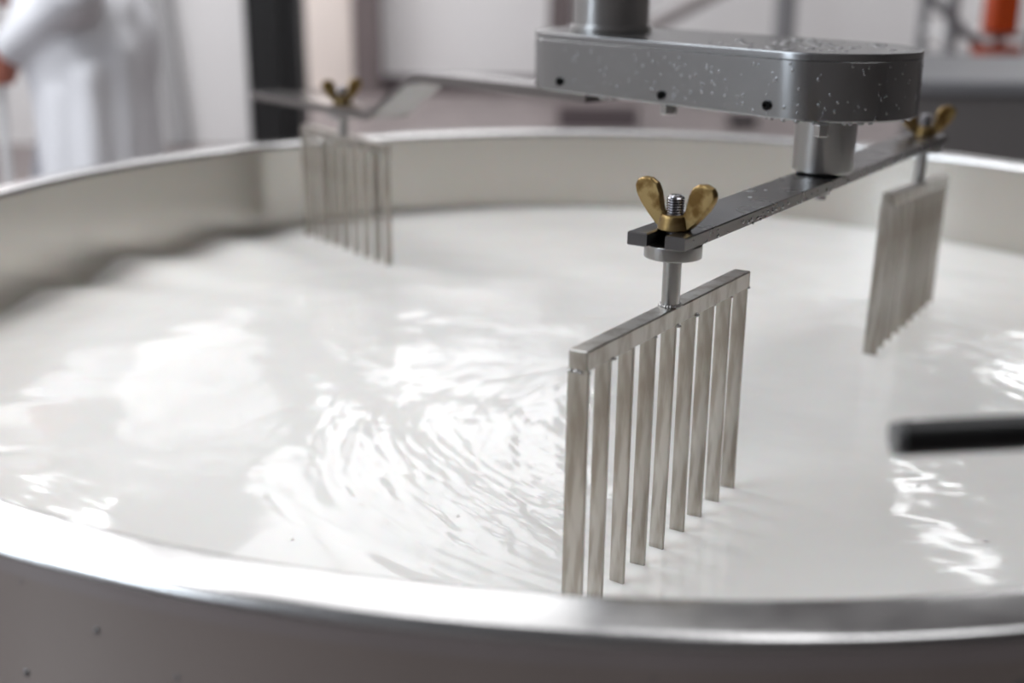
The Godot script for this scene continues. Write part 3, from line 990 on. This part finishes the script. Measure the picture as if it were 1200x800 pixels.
func build_background() -> void:
	# the nearer white partition at the left with its dark end column
	struct("wall_partition", box(Vector3(-1.68 - XL, CEIL, 0.16)), M.wall, self, Transform3D(Basis(), Vector3((XL - 1.68) / 2, CEIL / 2, -8.0)))
	struct("trim_1", rbox(Vector3(0.33, CEIL, 0.30), 0.012).mesh(), M.dark, self, Transform3D(Basis(), Vector3(-1.505, CEIL / 2, -8.05)))
	struct("trim_2", rbox(Vector3(0.05, CEIL, 0.06), 0.01).mesh(), M.dark, self, Transform3D(Basis(), Vector3(-1.46, CEIL / 2, -7.88)))
	for q in [[-2.325, -0.031, 0.07], [-2.115, -0.078, 0.09]]:
		var d := struct("trim_%d" % (3 if q[2] < 0.08 else 4), rbox(Vector3(q[2] * 1.4, 2.4, 0.05), 0.008).mesh(), M.door, self, Transform3D(Basis(Vector3(0, 0, 1), -q[1] * 1.0), Vector3(q[0] + q[1] * 1.15, 1.21, -7.86)))
	# features of the rear wall
	struct("trim_5", rbox(Vector3(0.50, 3.9, 0.06), 0.01).mesh(), M.cream, self, Transform3D(Basis(), Vector3(-1.64, 1.95, ZB + 0.05)))
	struct("trim_6", rbox(Vector3(0.22, 3.9, 0.24), 0.01).mesh(), M.mauve, self, Transform3D(Basis(), Vector3(-1.25, 1.95, ZB + 0.16)))
	struct("trim_7", rbox(Vector3(0.20, 3.9, 0.20), 0.01).mesh(), M.mauve, self, Transform3D(Basis(), Vector3(0.395, 1.95, ZB + 0.14)))
	pipe("wall_pipe", "pale vertical pipe on the rear wall above the gearbox", "pipe", Vector3(2.12, 0.0, -10.0), Vector3(2.12, 3.98, -10.0), 0.085, M.grey)
	pipe("strut", "pinkish grey slanting strut on the rear wall beside the shaft", "strut", Vector3(0.40, 0.27, -10.0), Vector3(2.0, 1.11, -10.0), 0.05, M.pink)
	# low dark boxes on the floor behind the vat
	var c1 := thing("floor_box", "dark grey low box on the floor behind the vat, under the gearbox", "box", Vector3(0.60, 0, -9.0))
	put("body", rbox(Vector3(0.56, 0.13, 0.4), 0.015).mesh(), M.skirt, c1, Transform3D(Basis(), Vector3(0, 0.065, 0)))
	put("lid", rbox(Vector3(0.58, 0.03, 0.42), 0.01).mesh(), M.mauve, c1, Transform3D(Basis(), Vector3(0, 0.145, 0)))
	var c2 := thing("floor_drain_box", "small dark block on the floor behind the vat, right of the low box", "block", Vector3(1.65, 0, -9.0))
	put("body", rbox(Vector3(0.19, 0.07, 0.2), 0.012).mesh(), M.dark, c2, Transform3D(Basis(), Vector3(0, 0.035, 0)))
	put("lid", rbox(Vector3(0.21, 0.015, 0.22), 0.005).mesh(), M.skirt, c2, Transform3D(Basis(), Vector3(0, 0.075, 0)))
	# steel table at the right
	var tb := thing("steel_table", "dark steel table with closed front at the right behind the vat", "table", Vector3(2.35, 0, -4.05))
	put("top", rbox(Vector3(2.5, 0.04, 0.92), 0.006).mesh(), M.grey, tb, Transform3D(Basis(), Vector3(0, 0.855, 0)))
	put("front_panel", rbox(Vector3(2.44, 0.62, 0.03), 0.006).mesh(), M.steel_far, tb, Transform3D(Basis(), Vector3(0, 0.525, 0.43)))
	for q in [[-1.18, -0.4], [1.18, -0.4], [-1.18, 0.39], [1.18, 0.39]]:
		put("leg", rbox(Vector3(0.05, 0.84, 0.05), 0.005).mesh(), M.steel_far, tb, Transform3D(Basis(), Vector3(q[0], 0.42, q[1])))
	# pipe rack with orange things
	var rk := thing("pipe_rack", "grey pipe rack with slanting brace at the right edge", "rack", Vector3(1.89, 0, -5.5))
	var g := func(a: Vector3, b: Vector3, r: float, n: String) -> void:
		put(n, tube([a, b], r, 16).mesh(), M.grey, rk)
	g.call(Vector3(0, 0, 0), Vector3(-0.01, 2.2, 0), 0.026, "post")
	g.call(Vector3(0.36, 0, 0), Vector3(0.36, 2.2, 0), 0.03, "post")
	g.call(Vector3(0, 0, -0.4), Vector3(0, 2.2, -0.4), 0.024, "post")
	g.call(Vector3(0.36, 0, -0.4), Vector3(0.36, 2.2, -0.4), 0.024, "post")
	g.call(Vector3(-0.36, 1.245, 0.03), Vector3(0.12, 0.83, 0.03), 0.02, "brace")
	g.call(Vector3(-0.02, 0.69, 0.03), Vector3(0.38, 0.80, 0.03), 0.022, "lower_bar")
	put("joint", ball(Vector3(0.045, 0.05, 0.045), 14, 10).mesh(180), M.dark, rk, Transform3D(Basis(), Vector3(0.005, 0.70, 0.03)))
	put("shelf", rbox(Vector3(0.36, 0.025, 0.42), 0.004).mesh(), M.white, rk, Transform3D(Basis(), Vector3(0.18, 0.876, -0.2)))
	put("shelf", rbox(Vector3(0.36, 0.02, 0.42), 0.004).mesh(), M.grey, rk, Transform3D(Basis(), Vector3(0.18, 0.765, -0.2)))
	var can := thing("canister", "orange plastic canister on the upper shelf of the pipe rack", "canister", Vector3(2.075, 0.8895, -5.45))
	var rings := []
	for q in [[0.0, 0.055, 0.05], [0.008, 0.064, 0.058], [0.15, 0.064, 0.058], [0.19, 0.05, 0.048], [0.20, 0.03, 0.03]]:
		rings.append(rrect(q[1], q[2], 0.018, 4, q[0]))
	put("body", fix(loft(rings)).mesh(40), M.orange, can)
	put("cap", lathe(rod_profile(0.02, 0.198, 0.225, 0.003), 20).mesh(), M.dark, can)
	put("handle", tube([Vector3(0.035, 0.19, 0), Vector3(0.04, 0.235, 0), Vector3(-0.035, 0.235, 0), Vector3(-0.045, 0.185, 0)], 0.009, 12).mesh(), M.orange, can)
	var tray := thing("tray", "flat orange plastic tray on the lower shelf of the pipe rack", "tray", Vector3(2.06, 0.775, -5.42))
	rings = []
	for q in [[0.0, 0.075, 0.07], [0.004, 0.08, 0.075], [0.06, 0.092, 0.085], [0.064, 0.096, 0.09], [0.066, 0.092, 0.086], [0.062, 0.087, 0.081], [0.008, 0.076, 0.071]]:
		rings.append(rrect(q[1], q[2], 0.02, 4, q[0]))
	put("body", fix(loft(rings)).mesh(40), M.orange, tray)
	put("grip", rbox(Vector3(0.06, 0.012, 0.02), 0.003).mesh(), M.orange, tray, Transform3D(Basis(), Vector3(0, 0.058, 0.1)))

func build_person() -> void:
	var o := thing("person", "person in a white coat leaning over at the left, one hand on a white pole", "person", Vector3(-1.0, 0, -3.0))
	var t := Transform3D(Basis(), -o.position)
	var P := func(x: float, y: float, z: float) -> Vector3: return Vector3(x, y, -3.0 + z)
	# coat over the trunk, the arms and the skirt behind
	var coat := [
		[P.call(-1.08, 1.36, 0.08), 0.105, P.call(-1.0, 1.02, 0.075), 0.125], [P.call(-1.08, 1.36, -0.08), 0.105, P.call(-1.0, 1.02, -0.075), 0.125],
		[P.call(-1.0, 1.02, 0.075), 0.122, P.call(-0.99, 0.60, 0.085), 0.118], [P.call(-1.0, 1.02, -0.075), 0.122, P.call(-0.99, 0.60, -0.085), 0.118],
		[P.call(-1.05, 0.97, -0.07), 0.085, P.call(-1.05, 0.62, -0.09), 0.07],
		[P.call(-1.07, 1.37, 0.17), 0.075, P.call(-0.955, 1.135, 0.215), 0.058, 0.03], [P.call(-0.955, 1.135, 0.215), 0.058, P.call(-1.115, 1.018, 0.165), 0.044, 0.03],
		[P.call(-1.09, 1.37, -0.17), 0.075, P.call(-1.03, 1.13, -0.24), 0.058, 0.03], [P.call(-1.03, 1.13, -0.24), 0.058, P.call(-1.135, 1.145, -0.02), 0.044, 0.03],
		[P.call(-1.075, 1.42, 0.0), 0.085, P.call(-1.09, 1.455, 0.0), 0.07],
		# folds
		[P.call(-0.895, 1.0, 0.13), 0.03, P.call(-0.905, 0.62, 0.14), 0.036, 0.04], [P.call(-0.95, 0.95, 0.195), 0.022, P.call(-0.955, 0.60, 0.205), 0.034, 0.04], [P.call(-1.02, 0.90, 0.18), 0.02, P.call(-1.03, 0.60, 0.195), 0.034, 0.04],
		[P.call(-0.90, 1.10, 0.08), 0.03, P.call(-0.98, 1.02, 0.185), 0.02, 0.04],
	]
	put("coat", body_mesh(coat, 0.014, 0.06).mesh(180), M.coat, o, t)
	var legs := [
		[P.call(-0.98, 0.93, 0.09), 0.095, P.call(-0.96, 0.50, 0.10), 0.075], [P.call(-0.96, 0.50, 0.10), 0.072, P.call(-0.93, 0.09, 0.10), 0.06],
		[P.call(-1.04, 0.93, -0.05), 0.095, P.call(-1.14, 0.52, -0.05), 0.086], [P.call(-1.14, 0.52, -0.05), 0.08, P.call(-1.12, 0.09, -0.06), 0.06],
	]
	put("trousers", body_mesh(legs, 0.016, 0.03).mesh(180), M.trouser, o, t)
	# the body itself, one skin: head, neck, trunk, arms, hands, legs
	var bones := [
		[P.call(-1.145, 1.615, 0.0), 0.088, P.call(-1.13, 1.60, 0.0), 0.09], [P.call(-1.175, 1.555, 0.0), 0.055, P.call(-1.195, 1.535, 0.0), 0.042, 0.03],
		[P.call(-1.225, 1.60, 0.0), 0.012, P.call(-1.243, 1.572, 0.0), 0.013, 0.015], [P.call(-1.13, 1.595, 0.092), 0.02, P.call(-1.125, 1.575, 0.092), 0.014, 0.01], [P.call(-1.13, 1.595, -0.092), 0.02, P.call(-1.125, 1.575, -0.092), 0.014, 0.01],
		[P.call(-1.125, 1.55, 0.0), 0.058, P.call(-1.085, 1.44, 0.0), 0.06],
		[P.call(-1.08, 1.38, 0.0), 0.09, P.call(-0.99, 1.0, 0.0), 0.10],
		[P.call(-1.07, 1.37, 0.16), 0.05, P.call(-0.955, 1.135, 0.215), 0.04], [P.call(-0.955, 1.135, 0.215), 0.038, P.call(-1.128, 1.006, 0.155), 0.026],
		[P.call(-1.09, 1.37, -0.16), 0.05, P.call(-1.03, 1.13, -0.24), 0.04], [P.call(-1.03, 1.13, -0.24), 0.038, P.call(-1.150, 1.147, 0.0), 0.026],
		[P.call(-0.98, 0.95, 0.08), 0.08, P.call(-0.96, 0.50, 0.10), 0.058], [P.call(-0.96, 0.50, 0.10), 0.055, P.call(-0.93, 0.09, 0.10), 0.04],
		[P.call(-1.03, 0.95, -0.06), 0.08, P.call(-1.14, 0.52, -0.05), 0.058], [P.call(-1.14, 0.52, -0.05), 0.055, P.call(-1.12, 0.09, -0.06), 0.04],
	]
	var skin := body_mesh(bones, 0.012, 0.03)
	for hnd in [[Vector3(-1.1835, 0.962, -2.90), Vector3(-1.128, 1.006, -2.845), 1.0], [Vector3(-1.176, 1.135, -2.90), Vector3(-1.150, 1.147, -3.0), -1.0]]:
		skin.add(body_mesh(hand(hnd[0], hnd[1], hnd[2]), 0.0032, 0.007), Transform3D.IDENTITY)
	put("body", skin.mesh(180), M.skin, o, t)
	for s in [-1, 1]:
		put("eye", ball(Vector3.ONE * 0.012, 12, 8).mesh(180), M.eye, o, Transform3D(Basis(), P.call(-1.218, 1.612, 0.032 * s) - o.position))
	var hair := [[P.call(-1.125, 1.645, 0.0), 0.092, P.call(-1.095, 1.615, 0.0), 0.092]]
	put("hair", body_mesh(hair, 0.008, 0.02).mesh(180), M.hair, o, t)
	for q in [[-0.95, 0.10], [-1.14, -0.06]]:
		put("shoe", body_mesh([[P.call(q[0] + 0.06, 0.055, q[1]), 0.05, P.call(q[0] - 0.10, 0.04, q[1]), 0.038], [P.call(q[0] + 0.03, 0.06, q[1]), 0.05, P.call(q[0] + 0.02, 0.12, q[1]), 0.055]], 0.01, 0.03).mesh(180), M.shoe, o, t)
	var pole := put("pole", tube([Vector3(-1.2225, 0.0, -2.9), Vector3(-1.172, 1.24, -2.9)], 0.0098, 20).mesh(), M.white)
	tag(pole, "thin white pole held by the person in the white coat at the left edge", "pole")

# a hand closed round an upright pole: palm on one side of it, four fingers bent round, thumb round the other way
func hand(p: Vector3, wrist: Vector3, turn: float) -> Array:
	var b := []
	var out := wrist - p
	out.y = 0
	out = out.normalized()
	var side := Vector3(-out.z, 0, out.x) * turn
	var at := func(deg: float, r: float, y: float) -> Vector3:
		return p + (out * cos(deg_to_rad(deg)) + side * sin(deg_to_rad(deg))) * r + Vector3(0, y, 0)
	for i in 4:
		var y: float = 0.030 - i * 0.0195
		var r: float = [0.0088, 0.0092, 0.0088, 0.0078][i]
		var reach: float = [0.95, 1.05, 1.0, 0.82][i]
		var k0: Vector3 = at.call(35.0, 0.033, y)
		b.append([at.call(-8.0, 0.030, y * 0.9), 0.012, k0, r + 0.0012])
		b.append([k0, r + 0.001, at.call(35.0 + 62.0 * reach, 0.0235, y - 0.003), r, 0.003])
		b.append([at.call(35.0 + 62.0 * reach, 0.0235, y - 0.003), r, at.call(35.0 + 122.0 * reach, 0.0205, y - 0.004), r - 0.0006, 0.003])
		b.append([at.call(35.0 + 122.0 * reach, 0.0205, y - 0.004), r - 0.0006, at.call(35.0 + 172.0 * reach, 0.0195, y - 0.004), r - 0.0014, 0.003])
	b.append([wrist, 0.024, at.call(-10.0, 0.036, 0.012), 0.017, 0.02])
	b.append([wrist, 0.022, at.call(-10.0, 0.034, -0.014), 0.016, 0.02])
	b.append([at.call(-25.0, 0.036, 0.018), 0.013, at.call(-70.0, 0.030, 0.028), 0.0105])
	b.append([at.call(-70.0, 0.030, 0.028), 0.0105, at.call(-130.0, 0.022, 0.036), 0.009])
	return b
